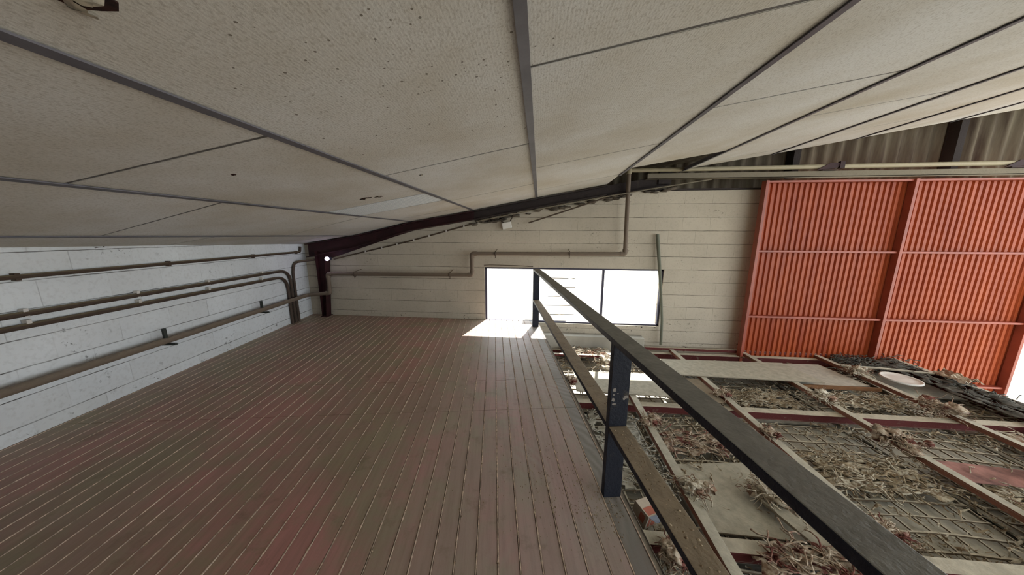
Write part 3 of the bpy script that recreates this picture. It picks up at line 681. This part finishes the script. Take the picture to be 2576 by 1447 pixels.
# matted sheets of insulation
def mat_sheet(x0, x1, y0, y1, z, seed, label, mat):
    q = MB(); nx, ny = 44, 44; vs = []
    for i in range(nx+1):
        for j in range(ny+1):
            u, v = i/nx, j/ny; e = .05*noise.noise(Vector((u*5, v*5, seed)))
            x = x0+(x1-x0)*u + e; y = y0+(y1-y0)*v + e
            h = z + .030*noise.noise(Vector((x*4, y*17, seed))) + .020*noise.noise(Vector((x*12, y*48, seed+4))) - .05*max(0, abs(u-.5)*2-.7) - .05*max(0, abs(v-.5)*2-.7)
            vs.append((x, y, h))
    fs = [(i*(ny+1)+j, (i+1)*(ny+1)+j, (i+1)*(ny+1)+j+1, i*(ny+1)+j+1) for i in range(nx) for j in range(ny) if noise.noise(Vector((i*.16, j*.35, seed*2))) > -.12]
    q.add(vs, fs, True)
    for k in range(110):
        p = Vector((random.uniform(x0, x1), random.uniform(y0, y1), z+.025)); a = random.gauss(0, .45); pts = [p]
        for j in range(5):
            a += random.gauss(0, .5); p = p + Vector((math.cos(a), math.sin(a), random.gauss(-.05, .35)))*.03; pts.append(p)
        q.tube(pts, [.004, .005, .004, .004, .003, .002], 4)
    o = top(q, 'insulation_mat', mat, ((x0+x1)/2, (y0+y1)/2, z)); sm = o.modifiers.new('s', 'SOLIDIFY'); sm.thickness = .008
    return tag(o, label, 'insulation', 'ragged mats lying in the joist frame')
mat_sheet(1.2, 2.1, 2.45, 2.72, ZF-.10, 1, 'ragged reddish mat behind the smooth beige board', M_tuft)
mat_sheet(1.3, 2.05, 1.42, 1.62, ZF-.04, 2, 'ragged mat over the near cross beam left of the handrail', M_tuft)
mat_sheet(2.3, 3.15, 2.15, 2.55, ZF-.10, 3, 'brown matted heap between handrail and third joist', M_litter)
mat_sheet(2.3, 3.1, 3.3, 3.66, ZF-.12, 4, 'brown mat just in front of the long pale board', M_litter)
mat_sheet(3.4, 4.2, 3.35, 3.66, ZF-.10, 5, 'brown mat in front of the grey panel', M_litter)
mat_sheet(4.45, 5.25, 2.3, 3.0, ZF-.08, 6, 'pale grey crumpled mat by the outer edge beam', M_tuft2)
mat_sheet(3.35, 4.2, 1.75, 2.4, ZF-.10, 7, 'dark brown mat low at the right picture edge', M_litter)
mat_sheet(2.3, 3.1, 1.0, 1.5, ZF-.08, 8, 'pale torn mat at the bottom edge right of the handrail', M_tuft2)
mat_sheet(.4, 1.05, 4.34, 4.56, ZF-.02, 9, 'bright sunlit torn mat at the wall under the window', M_tuft2)
M_felt = plain('grey_felt', (112, 110, 102), .95, 0, .35, 12)
mat_sheet(4.90, 5.33, 2.2, 4.62, ZF+.015, 10, 'dark grey dusty mat along the outer edge beam', M_felt)
mat_sheet(4.42, 4.92, 4.22, 4.62, ZF-.01, 12, 'dark grey mat filling the far corner of the frame', M_felt)
mat_sheet(.45, 1.02, 2.0, 3.0, ZF-.12, 11, 'crinkled pale mat between deck edge and left joist', M_board2)

# round lid, flat strip, crumpled sheet, small box
c = Vector((4.72, 3.95, ZF-.015)); q = MB(); prof = [(.0, .012), (.10, .012), (.155, .006), (.17, .018), (.18, .02), (.185, .0), (.17, -.008), (.0, -.008)]
n_ = 28; vs = [(c.x+r*math.cos(2*math.pi*k/n_), c.y+r*math.sin(2*math.pi*k/n_), c.z+h) for r, h in prof for k in range(n_)]
q.add(vs, [(a*n_+k, (a)*n_+(k+1)%n_, (a+1)*n_+(k+1)%n_, (a+1)*n_+k) for a in range(len(prof)-1) for k in range(n_)], True)
tag(top(q, 'round_lid', M_white, c), 'round white lid lying in the far right of the frame', 'lid')
q = MB(); q.tube([(4.25, 4.22, ZF+.02), (4.7, 4.2, ZF+.02), (5.3, 4.05, ZF+.03)], .016, 8)
tag(top(q, 'plastic_tube', M_board, (4.7, 4.2, ZF+.02)), 'long pale tube lying behind the round lid', 'tube')
q = MB(); vs = []
for i in range(15):
    for j in range(9):
        x = 5.22+.42*i/14*.5; y = 3.78+.30*j/8; vs.append((x + .03*noise.noise(Vector((i*.4, j*.5, 2))), y, ZF+.04+.05*noise.noise(Vector((i*.5, j*.6, 0)))+.05*math.sin(i/14*3.1)))
q.add(vs, [(i*9+j, (i+1)*9+j, (i+1)*9+j+1, i*9+j+1) for i in range(14) for j in range(8)]); o = top(q, 'crumpled_sheet', M_tuft2, (5.3, 3.9, ZF+.04)); o.modifiers.new('s', 'SOLIDIFY').thickness = .006
tag(o, 'crumpled yellowish sheet hanging over the outer edge beam', 'sheet')
cb = empty('carton', (.755, 1.77, ZF-.12)); cb.rotation_euler = (.15, .12, .5); tag(cb, 'small torn white and orange printed carton just below the near post', 'carton')
q = MB(); q.box(-.055, .055, -.06, .06, 0, .11); q.build('carton_body', plain('white_card', (196, 182, 164), .8), cb, .002)
q = MB()
q.box(-.04, -.02, -.061, -.06, .02, .1); q.box(-.01, .03, -.061, -.06, .02, .1); q.box(-.045, .045, -.05, .0, .1101, .111); q.box(-.0562, -.055, -.04, -.0, .03, .09)
q.build('orange_print', plain('orange_ink', (186, 112, 92), .8), cb)
q = MB(); q.add([(-.055, -.06, .11), (.055, -.06, .11), (.05, -.11, .135), (-.05, -.115, .13), (-.055, -.06, .112), (.055, -.06, .112), (.05, -.11, .137), (-.05, -.115, .132)], [(0,1,2,3),(7,6,5,4),(0,4,5,1),(2,6,7,3),(1,5,6,2),(3,7,4,0)]); q.build('flap', plain('blue_grey_card', (150, 160, 178), .8), cb)

# crumbs along the deck grooves and near the posts
random.seed(9); q = MB()
for k in range(700):
    gi = random.randrange(-22, 7); n_ = g0 + gi*G + random.gauss(0, .003); w_ = .55 + abs(random.gauss(0, 1.3)); r = random.uniform(.0018, .0042)
    if w_ > 4.3: continue
    q.lump((n_, w_, r*.2), r, k, (1, 1.6, .7), .6, 5, 3)
for k in range(500):
    cl = random.choice([(.30, 1.45, .10), (.55, 1.25, .06), (.64, 1.32, .04), (.40, 1.35, .10), (-.9, 2.2, .10), (.2, 1.6, .2)]); n_, w_ = random.gauss(cl[0], cl[2]), random.gauss(cl[1], cl[2]*1.2); r = random.uniform(.0008, .0026)
    if n_ < .69: q.lump((n_, w_, 0), r, k, (1, 2.6, .6), .6, 5, 3)
o = q.build('dust_crumbs', M_crumb, deck=True); tag(o, 'tiny pale crumbs of dirt scattered along the deck board grooves', 'dirt', kind='stuff')
# dirt grains on the rails
q = MB()
for k in range(420):
    n_ = random.uniform(.61, .695); w_ = random.uniform(.3, 4.3); r = random.uniform(.001, .003)
    if 1.33 < w_ < 1.41: continue
    q.lump((n_, w_, .446), r, k, (2.4*random.random()+.6, 1.8, .6), .5, 5, 3)
o = q.build('rail_dirt', M_crumb, deck=True); tag(o, 'flecks of dried dirt lying on top of the middle rail', 'dirt', kind='stuff')
